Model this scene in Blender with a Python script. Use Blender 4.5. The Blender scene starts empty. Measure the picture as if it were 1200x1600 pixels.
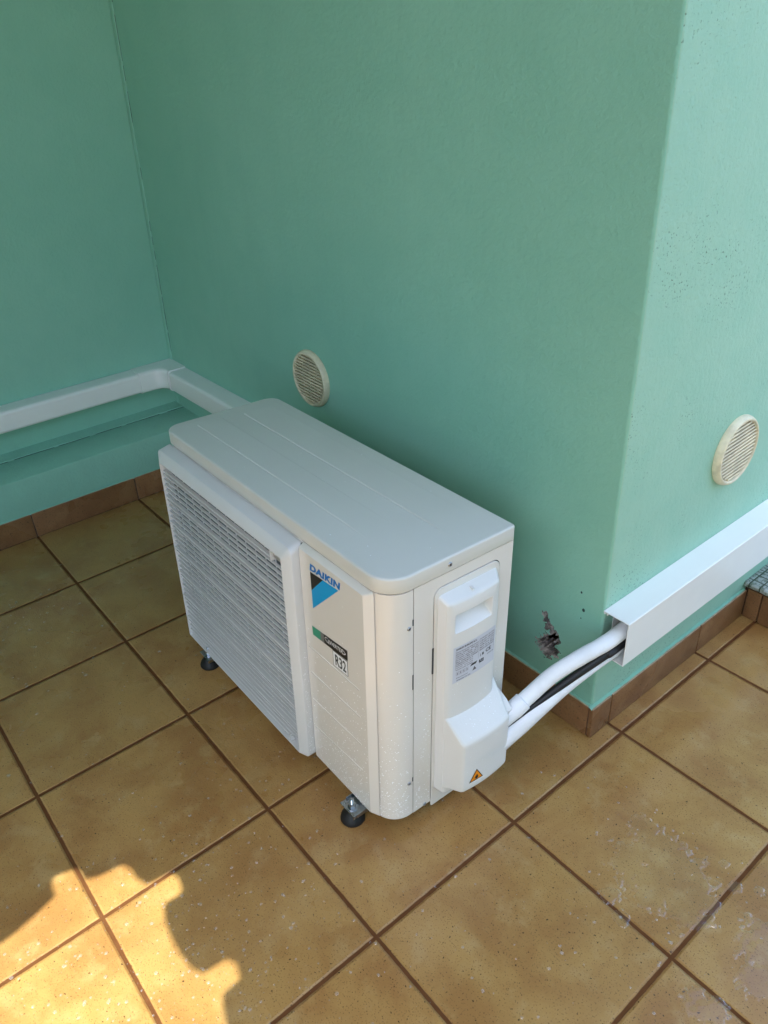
import bpy, bmesh, math, random
from mathutils import Vector, Matrix, noise
R = math.radians
random.seed(7)
scene = bpy.context.scene

# ------------------------------------------------------------------ camera
cam_d = bpy.data.cameras.new("camera")
cam = bpy.data.objects.new("camera", cam_d)
scene.collection.objects.link(cam)
scene.camera = cam
cam_d.sensor_fit = 'HORIZONTAL'
cam_d.sensor_width = 36.0
cam_d.lens = 36.0 * 1212.355 / 1200.0
cam_d.clip_start = 0.02
cam_d.clip_end = 500
CAMROT = Matrix.Rotation(0.9049, 3, 'Z') @ Matrix.Rotation(1.0282, 3, 'X') @ Matrix.Rotation(-0.0481, 3, 'Z')
cam.matrix_world = Matrix.Translation((2.2708, -0.4170, 1.2594)) @ CAMROT.to_4x4()
scene.render.resolution_x = 768
scene.render.resolution_y = 1024

# ------------------------------------------------------------------ light
SUN_EL = R(62)
SUN_AZ = R(-72)          # math angle of the direction towards the sun, in the floor plane
SUN = Vector((math.cos(SUN_AZ) * math.cos(SUN_EL), math.sin(SUN_AZ) * math.cos(SUN_EL), math.sin(SUN_EL)))
world = bpy.data.worlds.new("World")
scene.world = world
world.use_nodes = True
wn = world.node_tree
for n in list(wn.nodes):
    wn.nodes.remove(n)
sky = wn.nodes.new("ShaderNodeTexSky")
sky.sky_type = 'NISHITA'
sky.sun_disc = False
sky.sun_elevation = SUN_EL
sky.sun_rotation = math.pi / 2 - SUN_AZ
sky.air_density = 1.0
sky.dust_density = 2.0
bg = wn.nodes.new("ShaderNodeBackground")
bg.inputs[1].default_value = 0.15
wo = wn.nodes.new("ShaderNodeOutputWorld")
wn.links.new(sky.outputs[0], bg.inputs[0])
wn.links.new(bg.outputs[0], wo.inputs[0])
sd = bpy.data.lights.new("sun", 'SUN')
sd.energy = 2.4
sd.angle = R(0.30)
sd.color = (1.0, 0.985, 0.84)
so = bpy.data.objects.new("sun", sd)
scene.collection.objects.link(so)
so.rotation_euler = (-SUN).to_track_quat('-Z', 'Y').to_euler()
scene.view_settings.view_transform = 'Standard'
scene.view_settings.look = 'None'
scene.view_settings.gamma = 1
scene.view_settings.exposure = 2.18

# ------------------------------------------------------------------ helpers
COL = scene.collection

def tag(o, label=None, cat=None, group=None, kind=None):
    if label: o["label"] = label
    if cat: o["category"] = cat
    if group: o["group"] = group
    if kind: o["kind"] = kind
    return o

def empty(name, loc=(0, 0, 0), mat=None):
    o = bpy.data.objects.new(name, None)
    o.empty_display_size = 0.1
    COL.objects.link(o)
    o.location = loc
    if mat is not None: o.matrix_world = mat
    return o

def link_bm(name, bm, mats, parent=None, smooth=None, recalc=True):
    me = bpy.data.meshes.new(name)
    if recalc: bmesh.ops.recalc_face_normals(bm, faces=bm.faces)
    bm.to_mesh(me); bm.free()
    for m in (mats if isinstance(mats, (list, tuple)) else [mats]):
        me.materials.append(m)
    if smooth is not None:
        me.shade_smooth()
        try: me.set_sharp_from_angle(angle=R(smooth))
        except Exception: pass
    o = bpy.data.objects.new(name, me)
    COL.objects.link(o)
    if parent: o.parent = parent
    return o

def loft(bm, rings, cap0=False, cap1=False, mi=0, close=True):
    vs = [[bm.verts.new(p) for p in r] for r in rings]
    for a, b in zip(vs, vs[1:]):
        n = len(a)
        for i in range(n if close else n - 1):
            f = bm.faces.new((a[i], a[(i + 1) % n], b[(i + 1) % n], b[i])); f.material_index = mi
    if cap0: bm.faces.new(vs[0]).material_index = mi
    if cap1: bm.faces.new(vs[-1]).material_index = mi
    return vs

def box(bm, x0, x1, y0, y1, z0, z1, b=0.0, mi=0):
    if b <= 0:
        v = [bm.verts.new(p) for p in ((x0,y0,z0),(x1,y0,z0),(x1,y1,z0),(x0,y1,z0),(x0,y0,z1),(x1,y0,z1),(x1,y1,z1),(x0,y1,z1))]
        for q in ((3,2,1,0),(4,5,6,7),(0,1,5,4),(1,2,6,5),(2,3,7,6),(3,0,4,7)):
            bm.faces.new([v[i] for i in q]).material_index = mi
        return
    rings = []
    k = 3
    for i in range(k + 1):
        a = math.pi / 2 * i / k
        rings.append((b - b * math.sin(a), z0 + b - b * math.cos(a)))
    for i in range(k + 1):
        a = math.pi / 2 * i / k
        rings.append((b - b * math.cos(a), z1 - b + b * math.sin(a)))
    out = []
    for ins, z in rings:
        out.append([(px, py, z) for px, py in rr(x0 + ins, x1 - ins, y0 + ins, y1 - ins, [max(b - ins, 1e-5)] * 4, 2)])
    loft(bm, out, True, True, mi)

def rr(x0, x1, y0, y1, r4, n=6):
    """rounded rectangle, corners (x0,y0),(x1,y0),(x1,y1),(x0,y1)"""
    if not isinstance(r4, (list, tuple)): r4 = [r4] * 4
    pts = []
    for (cx, cy, r, a0, sx, sy) in ((x0, y0, r4[0], 180, 1, 1), (x1, y0, r4[1], 270, -1, 1), (x1, y1, r4[2], 0, -1, -1), (x0, y1, r4[3], 90, 1, -1)):
        r = max(r, 1e-5)
        ox, oy = cx + sx * r, cy + sy * r
        for i in range(n + 1):
            a = R(a0 + 90 * i / n)
            pts.append((ox + r * math.cos(a), oy + r * math.sin(a)))
    return pts

def tube(bm, pts, rad, n=16, caps=True, mi=0):
    P = [Vector(p) for p in pts]
    if not isinstance(rad, (list, tuple)): rad = [rad] * len(P)
    up = Vector((0, 0, 1))
    rings = []
    for i, p in enumerate(P):
        t = (P[min(i + 1, len(P) - 1)] - P[max(i - 1, 0)]).normalized()
        s = t.cross(up)
        if s.length < 1e-3: s = t.cross(Vector((1, 0, 0)))
        s.normalize(); u = s.cross(t)
        rings.append([p + (s * math.cos(2 * math.pi * k / n) + u * math.sin(2 * math.pi * k / n)) * rad[i] for k in range(n)])
    loft(bm, rings, caps, caps, mi)

def smooth_path(pts, sub=8):
    P = [Vector(p) for p in pts]
    out = []
    for i in range(len(P) - 1):
        p0 = P[max(i - 1, 0)]; p1 = P[i]; p2 = P[i + 1]; p3 = P[min(i + 2, len(P) - 1)]
        for k in range(sub):
            t = k / sub
            out.append(0.5 * ((2 * p1) + (p2 - p0) * t + (2 * p0 - 5 * p1 + 4 * p2 - p3) * t * t + (3 * p1 - p0 - 3 * p2 + p3) * t ** 3))
    out.append(P[-1])
    return out

def revolve(bm, prof, c=(0, 0, 0), n=24, mi=0):
    c = Vector(c)
    rings = [[c + Vector((r * math.cos(2 * math.pi * k / n), r * math.sin(2 * math.pi * k / n), z)) for k in range(n)] for r, z in prof]
    loft(bm, rings, True, True, mi)

# ------------------------------------------------------------------ materials
class NT:
    def __init__(s, name):
        s.m = bpy.data.materials.new(name); s.m.use_nodes = True
        s.t = s.m.node_tree
        s.b = s.t.nodes["Principled BSDF"]
        s.out = s.t.nodes["Material Output"]
    def n(s, typ, **kw):
        nd = s.t.nodes.new(typ)
        for k, v in kw.items():
            if k.startswith("i_"):
                key = k[2:]
                key = int(key) if key.isdigit() else key.replace("_", " ")
                inp = nd.inputs[key]
                if hasattr(v, "is_linked") or isinstance(v, bpy.types.NodeSocket): s.t.links.new(v, inp)
                else: inp.default_value = v
            else: setattr(nd, k, v)
        return nd
    def l(s, a, b): s.t.links.new(a, b)
    def math(s, op, a, b=None, c=None, clamp=False):
        nd = s.t.nodes.new("ShaderNodeMath"); nd.operation = op; nd.use_clamp = clamp
        for i, v in enumerate((a, b, c)):
            if v is None: continue
            if isinstance(v, bpy.types.NodeSocket): s.t.links.new(v, nd.inputs[i])
            else: nd.inputs[i].default_value = v
        return nd.outputs[0]
    def mix(s, fac, a, b):
        nd = s.t.nodes.new("ShaderNodeMix"); nd.data_type = 'RGBA'
        for v, i in ((fac, 0), (a, 6), (b, 7)):
            if isinstance(v, bpy.types.NodeSocket): s.t.links.new(v, nd.inputs[i])
            else: nd.inputs[i].default_value = v if i == 0 else (tuple(v) + (1,) if len(v) == 3 else v)
        return nd.outputs[2]
    def ramp(s, x, lo, hi):
        nd = s.t.nodes.new("ShaderNodeMapRange"); nd.interpolation_type = 'SMOOTHSTEP'
        s.t.links.new(x, nd.inputs[0]); nd.inputs[1].default_value = lo; nd.inputs[2].default_value = hi
        return nd.outputs[0]
    def noise(s, scale, detail=3, rough=0.5, vec=None, dist=0.0):
        nd = s.t.nodes.new("ShaderNodeTexNoise"); nd.inputs["Scale"].default_value = scale
        nd.inputs["Detail"].default_value = detail; nd.inputs["Roughness"].default_value = rough
        nd.inputs["Distortion"].default_value = dist
        s.t.links.new(vec if vec is not None else s.obj(), nd.inputs["Vector"])
        return nd.outputs["Fac"]
    def obj(s):
        if not hasattr(s, "_o"): s._o = s.t.nodes.new("ShaderNodeTexCoord").outputs["Object"]
        return s._o
    def bump(s, h, dist, strength=1.0, prev=None):
        nd = s.t.nodes.new("ShaderNodeBump"); nd.inputs["Strength"].default_value = strength
        nd.inputs["Distance"].default_value = dist
        s.t.links.new(h, nd.inputs["Height"])
        if prev is not None: s.t.links.new(prev, nd.inputs["Normal"])
        return nd.outputs[0]
    def set(s, **kw):
        for k, v in kw.items():
            inp = s.b.inputs[k.replace("_", " ")]
            if isinstance(v, bpy.types.NodeSocket): s.t.links.new(v, inp)
            else: inp.default_value = tuple(v) + (1,) if isinstance(v, (tuple, list)) and len(v) == 3 else v
        return s.m

def simple(name, col, rough=0.5, metal=0.0, coat=0.0, var=0.05, vscale=6.0, bump=0.0, bscale=200.0, spec=0.5):
    t = NT(name)
    f = t.noise(vscale, 4, 0.6)
    dark = tuple(c * (1 - var) for c in col); light = tuple(min(1, c * (1 + var)) for c in col)
    c = t.mix(t.ramp(f, 0.35, 0.65), dark, light)
    r = t.math('ADD', t.math('MULTIPLY', f, 0.12), rough - 0.06)
    kw = dict(Base_Color=c, Roughness=r, Metallic=metal, Coat_Weight=coat)
    if bump: kw["Normal"] = t.bump(t.noise(bscale, 3), bump)
    t.set(**kw)
    t.b.inputs["Specular IOR Level"].default_value = spec
    return t.m

def plaster_mat(name, pits):
    t = NT(name)
    big = t.noise(1.6, 4, 0.55)
    mid = t.noise(14, 4, 0.6)
    ca, cb = ((0.270, 0.545, 0.415), (0.300, 0.585, 0.450)) if pits == 0 else ((0.335, 0.560, 0.425), (0.370, 0.600, 0.460))  # pitted face gets a paler base: its brighter light is put into the colour
    base = t.mix(t.ramp(big, 0.3, 0.7), ca, cb)
    mp = t.n('ShaderNodeMapping'); mp.inputs['Scale'].default_value = (22, 22, 0.9); t.l(t.obj(), mp.inputs[0])
    streak = t.math('MULTIPLY', t.ramp(t.noise(1.0, 4, 0.6, mp.outputs[0]), 0.52, 0.78), 0.06)
    base = t.mix(streak, base, (0.17, 0.36, 0.27))
    base = t.mix(t.math('MULTIPLY', t.ramp(mid, 0.35, 0.75), 0.22), base, (0.21, 0.50, 0.375))
    # pin-hole pits and algae specks
    sp = t.noise(230, 2, 0.5)
    zone = t.ramp(t.noise(5.0, 3, 0.6), 0.47, 0.66)
    speck = t.math('MULTIPLY', t.ramp(sp, 0.63, 0.70), t.math('ADD', t.math('MULTIPLY', zone, pits), 0.10 * pits))
    base = t.mix(speck, base, (0.13, 0.20, 0.14))
    # grime near the floor
    sep = t.n("ShaderNodeSeparateXYZ"); t.l(t.obj(), sep.inputs[0])
    low = t.math('MULTIPLY', t.ramp(t.math('ADD', sep.outputs[2], t.math('MULTIPLY', mid, 0.25)), 0.42, 0.16), 0.28)
    base = t.mix(low, base, (0.10, 0.22, 0.16))
    h1 = t.noise(95, 4, 0.55)
    h2 = t.noise(330, 2, 0.5)
    n1 = t.bump(h1, 0.0017, 0.9)
    n2 = t.bump(h2, 0.0006, 0.8, n1)
    n3 = t.bump(t.math('SUBTRACT', 1.0, t.ramp(sp, 0.66, 0.74)), 0.0008, 0.7, n2) if pits > 0 else n2
    n4 = t.bump(t.noise(3.0, 3, 0.5), 0.006, 0.5, n3)
    t.set(Base_Color=base, Roughness=0.72, Normal=n4)
    t.b.inputs["Specular IOR Level"].default_value = 0.3
    return t.m

T = 0.333
def tile_mat(name, floor=True):
    t = NT(name)
    sep = t.n("ShaderNodeSeparateXYZ"); t.l(t.obj(), sep.inputs[0])
    wob = t.math('MULTIPLY', t.math('SUBTRACT', t.noise(60, 2), 0.5), 0.0018)
    kw = {}
    if floor:
        ds = []; ids = []
        for k in (0, 1):
            u = t.math('DIVIDE', sep.outputs[k], T)
            fr = t.math('FRACT', u)
            ids.append(t.math('FLOOR', u))
            ds.append(t.math('MULTIPLY', t.math('MINIMUM', fr, t.math('SUBTRACT', 1.0, fr)), T))
        d = t.math('ADD', t.math('MINIMUM', ds[0], ds[1]), wob)
        comb = t.n("ShaderNodeCombineXYZ"); t.l(ids[0], comb.inputs[0]); t.l(ids[1], comb.inputs[1])
        wn_ = t.n("ShaderNodeTexWhiteNoise"); wn_.noise_dimensions = '2D'; t.l(comb.outputs[0], wn_.inputs["Vector"])
        rnd = wn_.outputs["Value"]
        off = t.n("ShaderNodeVectorMath", operation='MULTIPLY_ADD')
        t.l(comb.outputs[0], off.inputs[0]); off.inputs[1].default_value = (3.7, 5.3, 0); t.l(t.obj(), off.inputs[2])
        vec = off.outputs[0]
    else:
        vec = t.obj(); rnd = t.n("ShaderNodeObjectInfo").outputs["Random"]
    cl = t.noise(7, 5, 0.62, vec, 0.4)
    cl2 = t.noise(16, 4, 0.6, vec)
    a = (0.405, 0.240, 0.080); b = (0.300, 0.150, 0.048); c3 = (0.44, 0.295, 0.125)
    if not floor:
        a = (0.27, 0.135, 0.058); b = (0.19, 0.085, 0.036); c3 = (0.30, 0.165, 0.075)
    col = t.mix(t.ramp(cl, 0.34, 0.68), a, b)
    col = t.mix(t.math('MULTIPLY', t.ramp(cl2, 0.5, 0.72), 0.6), col, c3)
    col = t.mix(t.math('MULTIPLY', rnd, 0.22), col, tuple(x * 0.72 for x in a))
    spk = t.ramp(t.noise(360, 2, 0.6, vec), 0.60, 0.66)
    spk2 = t.ramp(t.noise(190, 1, 0.5, vec), 0.715, 0.735)
    col = t.mix(t.math('MULTIPLY', spk, 0.62), col, (0.06, 0.035, 0.018))
    col = t.mix(t.math('MULTIPLY', spk2, 0.85), col, (0.03, 0.018, 0.01))
    rough = t.math('ADD', 0.30, t.math('MULTIPLY', t.noise(9, 4, 0.6), 0.16))
    # damp film: smoother patches
    wet = t.ramp(t.math('ADD', t.noise(3.3, 4, 0.6), t.math('MULTIPLY', t.ramp(sep.outputs[0], 1.45, 1.9), 0.14)), 0.46, 0.60)
    rough = t.math('SUBTRACT', rough, t.math('MULTIPLY', wet, 0.22))
    nb = t.bump(t.noise(26, 3, 0.6, vec), 0.0016, 0.5)
    nb = t.bump(t.noise(260, 2, 0.5, vec), 0.0004, 0.6, nb)
    if floor:
        edge = t.ramp(d, 0.0025, 0.0045)        # 0 in the joint
        grout = t.mix(t.noise(40, 3), (0.085, 0.032, 0.011), (0.150, 0.065, 0.026))
        col = t.mix(edge, grout, col)
        rough = t.math('ADD', t.math('MULTIPLY', edge, rough), t.math('MULTIPLY', t.math('SUBTRACT', 1.0, edge), 0.8))
        nb = t.bump(t.ramp(d, 0.0020, 0.0075), 0.0022, 1.0, nb)
    t.set(Base_Color=col, Roughness=rough, Normal=nb)
    t.b.inputs["Specular IOR Level"].default_value = 0.38
    if floor: t.l(t.math('ADD', t.math('MULTIPLY', edge, 0.34), 0.06), t.b.inputs['Specular IOR Level'])
    return t.m

M_PL = plaster_mat("green_plaster", 0.0)
M_PLR = plaster_mat("green_plaster_pitted_lit", 1.0)
M_TILE = tile_mat("terrace_tile")
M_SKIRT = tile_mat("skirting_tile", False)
M_MORTAR = simple("joint_mortar", (0.09, 0.05, 0.032), 0.85, var=0.3, vscale=60)
M_TTOP = simple("tile_lit_top_edge", (0.40, 0.29, 0.18), 0.8, var=0.2, vscale=70)  # unglazed top edge, lightened in colour as if catching the light
M_CREST = simple("skirting_mortar_line", (0.27, 0.27, 0.18), 0.85, var=0.3, vscale=80, bump=0.002)
M_CASE = simple("casing_paint", (0.76, 0.715, 0.65), 0.22, coat=0.6, var=0.02, vscale=3, bump=0.00012, bscale=500)
M_LID = simple("lid_paint", (0.66, 0.645, 0.59), 0.34, var=0.02, vscale=3, bump=0.00015, bscale=420)
M_PLAST = simple("cover_plastic", (0.74, 0.72, 0.68), 0.38, var=0.02, vscale=5, bump=0.0001, bscale=500)
M_GRILL = simple("grille_plastic", (0.68, 0.675, 0.655), 0.36, var=0.02, vscale=5)
M_CAV = simple("grille_cavity", (0.07, 0.09, 0.11), 0.6, var=0.1)
M_DARK = simple("seam_shadow", (0.03, 0.032, 0.035), 0.8)
M_ZINC = simple("zinc_plated_steel", (0.40, 0.44, 0.48), 0.28, metal=1.0, var=0.12, vscale=40, bump=0.0004, bscale=120)
M_SCREW = simple("screw_steel", (0.42, 0.43, 0.45), 0.35, metal=1.0, var=0.1)
M_RUB = simple("black_rubber", (0.007, 0.007, 0.008), 0.6, var=0.1)
M_PVC = simple("duct_white_plastic", (0.87, 0.86, 0.82), 0.24, var=0.01, vscale=8, bump=0.0002, bscale=30)
M_PVCOLD = simple("old_duct_plastic", (0.86, 0.85, 0.81), 0.34, var=0.01, vscale=18)
M_FOAM = simple("white_pipe_sleeve", (0.82, 0.83, 0.85), 0.42, var=0.04, vscale=25, bump=0.0012, bscale=45)
M_TAPE = simple("white_wrapping_tape", (0.82, 0.83, 0.86), 0.33, var=0.04, vscale=25, bump=0.0022, bscale=38)
M_CABLE = simple("black_cable_sheath", (0.012, 0.012, 0.014), 0.5, var=0.2)
M_VENT = simple("aged_cream_plastic", (0.72, 0.63, 0.44), 0.45, var=0.14, vscale=30, bump=0.0003, bscale=150)
M_VENTIN = simple("vent_inside", (0.42, 0.34, 0.21), 0.8, var=0.2)
M_BLUE = simple("logo_blue", (0.0, 0.33, 0.66), 0.35, var=0.01)
M_WORD = simple("logo_word_blue", (0.0, 0.16, 0.50), 0.35, var=0.01)
M_BLACK = simple("print_black", (0.012, 0.012, 0.012), 0.35, var=0.01)
M_GREEN = simple("print_green", (0.03, 0.30, 0.18), 0.35, var=0.01)
M_WHITE = simple("print_white", (0.80, 0.80, 0.80), 0.35, var=0.01)
M_LABEL = simple("label_silver", (0.60, 0.61, 0.66), 0.3, var=0.02)
M_GREY = simple("print_grey", (0.11, 0.10, 0.11), 0.4, var=0.02)
M_ORANGE = simple("sign_orange", (0.85, 0.27, 0.01), 0.4, var=0.02)
M_CANOPY = simple("canopy_paint", (0.22, 0.22, 0.22), 0.7, var=0.05)
M_GROUND = simple("dry_ground", (0.22, 0.20, 0.15), 0.9, var=0.2, vscale=0.5)
M_STONE = simple("crumbling_cement", (0.33, 0.29, 0.26), 0.9, var=0.6, vscale=55, bump=0.004, bscale=140)
M_CRACK = simple("crack_dark", (0.02, 0.05, 0.045), 0.9)

def water_mat(name, tint=(1, 1, 1), rough=0.02):
    t = NT(name)
    t.set(Base_Color=tint, Roughness=rough, IOR=1.333, Transmission_Weight=1.0)
    return t.m
def film_mat(name, milk, gloss):
    t = NT(name)
    tr = t.n("ShaderNodeBsdfTransparent"); gl = t.n("ShaderNodeBsdfGlossy"); gl.inputs["Roughness"].default_value = 0.03
    df = t.n("ShaderNodeBsdfDiffuse"); df.inputs[0].default_value = (0.85, 0.87, 0.9, 1)
    fr = t.n("ShaderNodeFresnel"); fr.inputs[0].default_value = 1.36
    m1 = t.n("ShaderNodeMixShader"); m1.inputs[0].default_value = milk; t.l(tr.outputs[0], m1.inputs[1]); t.l(df.outputs[0], m1.inputs[2])
    m2 = t.n("ShaderNodeMixShader"); geo = t.n('ShaderNodeNewGeometry'); t.l(t.math('MULTIPLY', t.math('MULTIPLY', fr.outputs[0], gloss), t.math('SUBTRACT', 1.0, geo.outputs['Backfacing']), clamp=True), m2.inputs[0]); t.l(m1.outputs[0], m2.inputs[1]); t.l(gl.outputs[0], m2.inputs[2])
    t.l(m2.outputs[0], t.out.inputs[0])
    return t.m
M_WATER = film_mat("clear_water", 0.0, 1.6)
M_DROP = NT("white_droplet_glint").set(Base_Color=(1.0, 1.0, 1.0), Roughness=0.06, Coat_Weight=0.5, Emission_Strength=0.0)  # opaque white stands in for the bright glints of clear drops
M_RIM = film_mat("water_edge_glint", 0.02, 3.2)  # whitened, extra shiny film that supplies the bright lines along the water edge
M_DROPF = film_mat("floor_droplet_water", 0.12, 2.5)


def mosaic_mat():
    t = NT("white_mosaic")
    sep = t.n("ShaderNodeSeparateXYZ"); t.l(t.obj(), sep.inputs[0])
    ds = []
    for k, w in ((0, 0.026), (1, 0.026)):
        fr = t.math('FRACT', t.math('DIVIDE', t.math('ADD', sep.outputs[k], 0.004), w))
        ds.append(t.math('MULTIPLY', t.math('MINIMUM', fr, t.math('SUBTRACT', 1.0, fr)), w))
    d = t.math('ADD', t.math('MINIMUM', ds[0], ds[1]), t.math('MULTIPLY', t.math('SUBTRACT', t.noise(90), 0.5), 0.0015))
    e = t.ramp(d, 0.0012, 0.0022)
    tile = t.mix(t.ramp(t.noise(120, 3, 0.7), 0.45, 0.62), (0.40, 0.42, 0.40), (0.16, 0.19, 0.15))
    col = t.mix(e, (0.05, 0.07, 0.045), tile)
    t.set(Base_Color=col, Roughness=0.3, Normal=t.bump(e, 0.0015))
    return t.m
M_MOSAIC = mosaic_mat()

# ------------------------------------------------------------------ ground and terrace floor
bm = bmesh.new(); box(bm, -150, 150, -150, 150, -3.3, -3.2)
tag(link_bm("ground", bm, M_GROUND), kind="structure")
bm = bmesh.new(); box(bm, -1.5, 6.5, -5.0, 5.0, -0.25, 0.0)
tag(link_bm("terrace_floor", bm, M_TILE), kind="structure")

# ------------------------------------------------------------------ house wall (long face and the return after the corner)
YW, XR, XL, HW = 0.610, 1.621, -0.185, 2.33
HX0, HX1, HZ0, HZ1 = 1.452, 1.562, 0.100, 0.270
wall = empty("house_wall", (0.7, YW, 0))
tag(wall, "long green plastered wall behind the outdoor unit, turning the corner at the right", "wall")
def P_(o):      # keep world coordinates while parented to an empty that is only translated
    o.location = -o.parent.location
    return o
bm = bmesh.new()
r = 0.006
arc = [(XR - r + r * math.sin(a), YW + r - r * math.cos(a)) for a in [math.pi / 2 * i / 5 for i in range(6)]]
def quad(bm, a, b, c, d, mi=0):
    bm.faces.new([bm.verts.new(p) for p in (a, b, c, d)]).material_index = mi
def vq(bm, p, q, z0, z1, mi=0):
    quad(bm, (p[0], p[1], z0), (q[0], q[1], z0), (q[0], q[1], z1), (p[0], p[1], z1), mi)
vq(bm, (-0.5, YW), (HX0, YW), 0, HW)
vq(bm, (HX0, YW), (HX1, YW), 0, HZ0); vq(bm, (HX0, YW), (HX1, YW), HZ1, HW)
vq(bm, (HX1, YW), arc[0], 0, HW)
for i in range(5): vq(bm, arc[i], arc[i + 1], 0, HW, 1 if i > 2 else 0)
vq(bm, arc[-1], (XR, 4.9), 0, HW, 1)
vq(bm, (XR, 4.9), (-0.5, 4.9), 0, HW); vq(bm, (-0.5, 4.9), (-0.5, YW), 0, HW)
quad(bm, (-0.5, YW, HW), (arc[0][0], YW, HW), (XR - r, 4.9, HW), (-0.5, 4.9, HW))
bmesh.ops.remove_doubles(bm, verts=bm.verts, dist=1e-5)
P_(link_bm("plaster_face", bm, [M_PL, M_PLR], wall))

# broken plaster patch: a real recess with crumbling edges
bm = bmesh.new()
NX, NZ = 110, 170
lobes = [(1.484, 0.240, 0.008), (1.490, 0.228, 0.009), (1.498, 0.214, 0.012), (1.511, 0.203, 0.012), (1.518, 0.194, 0.012), (1.503, 0.186, 0.013),
         (1.500, 0.170, 0.022), (1.486, 0.160, 0.017), (1.513, 0.160, 0.015), (1.497, 0.148, 0.016), (1.478, 0.148, 0.008)]
grid = []
def hole_f(x, z):
    f = -1
    for cx, cz, rr_ in lobes:
        f = max(f, 1 - math.hypot(x - cx, z - cz) / rr_)
    return f + 0.55 * noise.noise(Vector((x * 130, z * 130, 3))) + 0.25 * noise.noise(Vector((x * 330, z * 330, 9)))
for j in range(NZ + 1):
    row = []
    for i in range(NX + 1):
        x = HX0 + (HX1 - HX0) * i / NX; z = HZ0 + (HZ1 - HZ0) * j / NZ
        f = hole_f(x, z)
        border = min(i, NX - i, j, NZ - j)
        dep = 0.0
        if f > 0.0:
            dep = min(1, f * 2.2) * (0.010 + 0.045 * max(0, min(1, (0.199 - z) / 0.025)))
            dep += 0.006 * noise.noise(Vector((x * 110, z * 110, 0))) + 0.003 * noise.noise(Vector((x * 400, z * 400, 5)))
            dep = max(dep, 0.0008)
        elif f > -0.25: dep = -0.0012 * (1 + f * 4)
        if border < 2: dep = 0
        row.append((bm.verts.new((x, YW + dep, z)), f, dep))
    grid.append(row)
for j in range(NZ):
    for i in range(NX):
        q = (grid[j][i], grid[j][i + 1], grid[j + 1][i + 1], grid[j + 1][i])
        if min(a[2] for a in q) > 0.022 + 0.010 * noise.noise(Vector((i * .12, j * .12, 0))): continue
        f = bm.faces.new([a[0] for a in q]); f.material_index = 1 if sum(a[1] for a in q) / 4 > -0.03 else 0
o = P_(link_bm("broken_plaster", bm, [M_PL, M_STONE], wall, 50)); o["label"] = "knocked-out patch of green plaster showing crumbly grey cement"
# two drilled pin holes
bm = bmesh.new()
for x, z, rad in ((1.566, 0.341, 0.0022), (1.575, 0.303, 0.0034), (1.571, 0.281, 0.0014)):
    pts = [(x + rad * (1 + 0.3 * noise.noise(Vector((k, x * 90, 0)))) * math.cos(k * math.pi / 5), YW - 0.0003, z + 1.25 * rad * math.sin(k * math.pi / 5)) for k in range(10)]
    pin = [(x + 0.4 * (p[0] - x), YW + 0.0, z + 0.4 * (p[2] - z)) for p in pts]
    bm.faces.new([bm.verts.new(p) for p in pts])
P_(link_bm("drill_hole", bm, M_CRACK, wall))

def skirting(parent, horizontal, fixed, joints, zt=0.081, sign=-1, th=0.010, name="skirting_tile"):
    """tiles standing on the floor along a wall; fixed = wall face coordinate"""
    for a, b in zip(joints, joints[1:]):
        bm = bmesh.new()
        g = 0.0018
        f0, f1 = sorted((fixed, fixed + sign * th))
        if horizontal: box(bm, a + g, b - g, f0, f1, 0.0015, zt, 0.0018)
        else: box(bm, f0, f1, a + g, b - g, 0.0015, zt, 0.0018)
        bm.normal_update()
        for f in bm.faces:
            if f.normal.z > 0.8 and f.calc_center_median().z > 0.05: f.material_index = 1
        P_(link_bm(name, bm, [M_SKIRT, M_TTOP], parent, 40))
xs = [0.0] + [k * T for k in range(1, 5)] + [XR - 0.0002]
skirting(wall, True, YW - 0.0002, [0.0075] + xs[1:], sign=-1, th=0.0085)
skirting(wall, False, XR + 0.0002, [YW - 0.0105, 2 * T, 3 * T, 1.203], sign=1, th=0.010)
bm = bmesh.new()
box(bm, 0.002, XR + 0.004, YW - 0.0062, YW + 0.003, 0.0, 0.0795)
box(bm, XR - 0.003, XR + 0.0075, YW - 0.004, 1.203, 0.0, 0.0793)
P_(link_bm("joint_mortar", bm, M_MORTAR, wall))
# ragged mortar and paint crest above the skirting
def crest(parent, pts, zt, name="mortar_crest", mat=M_PL, amp=0.0025):
    bm = bmesh.new()
    prev = None
    for (p, nrm, w) in pts:
        p = Vector(p); nrm = Vector(nrm)
        k = noise.noise(p * 35) * amp * 0.7; k2 = noise.noise(p * 70 + Vector((5, 5, 5))) * amp * 0.5
        ring = [bm.verts.new(p + nrm * (w + 0.001) + Vector((0, 0, zt - 0.001))),
                bm.verts.new(p + nrm * (w + k2 * 0.4) + Vector((0, 0, zt + 0.0012 + k2))),
                bm.verts.new(p + nrm * 0.0004 + Vector((0, 0, zt + 0.0032 + k))),
                bm.verts.new(p - nrm * 0.002 + Vector((0, 0, zt + 0.003)))]
        if prev:
            for i in range(3): bm.faces.new((prev[i], prev[i + 1], ring[i + 1], ring[i]))
        prev = ring
    P_(link_bm(name, bm, mat, parent, 60))
crest(wall, [((x * 0.004, YW, 0), (0, -1, 0), 0.0050) for x in range(1, 407)], 0.080)
crest(wall, [((XR, 0.6 + k * 0.004, 0), (1, 0, 0), 0.0058) for k in range(0, 151)], 0.0803)

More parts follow.
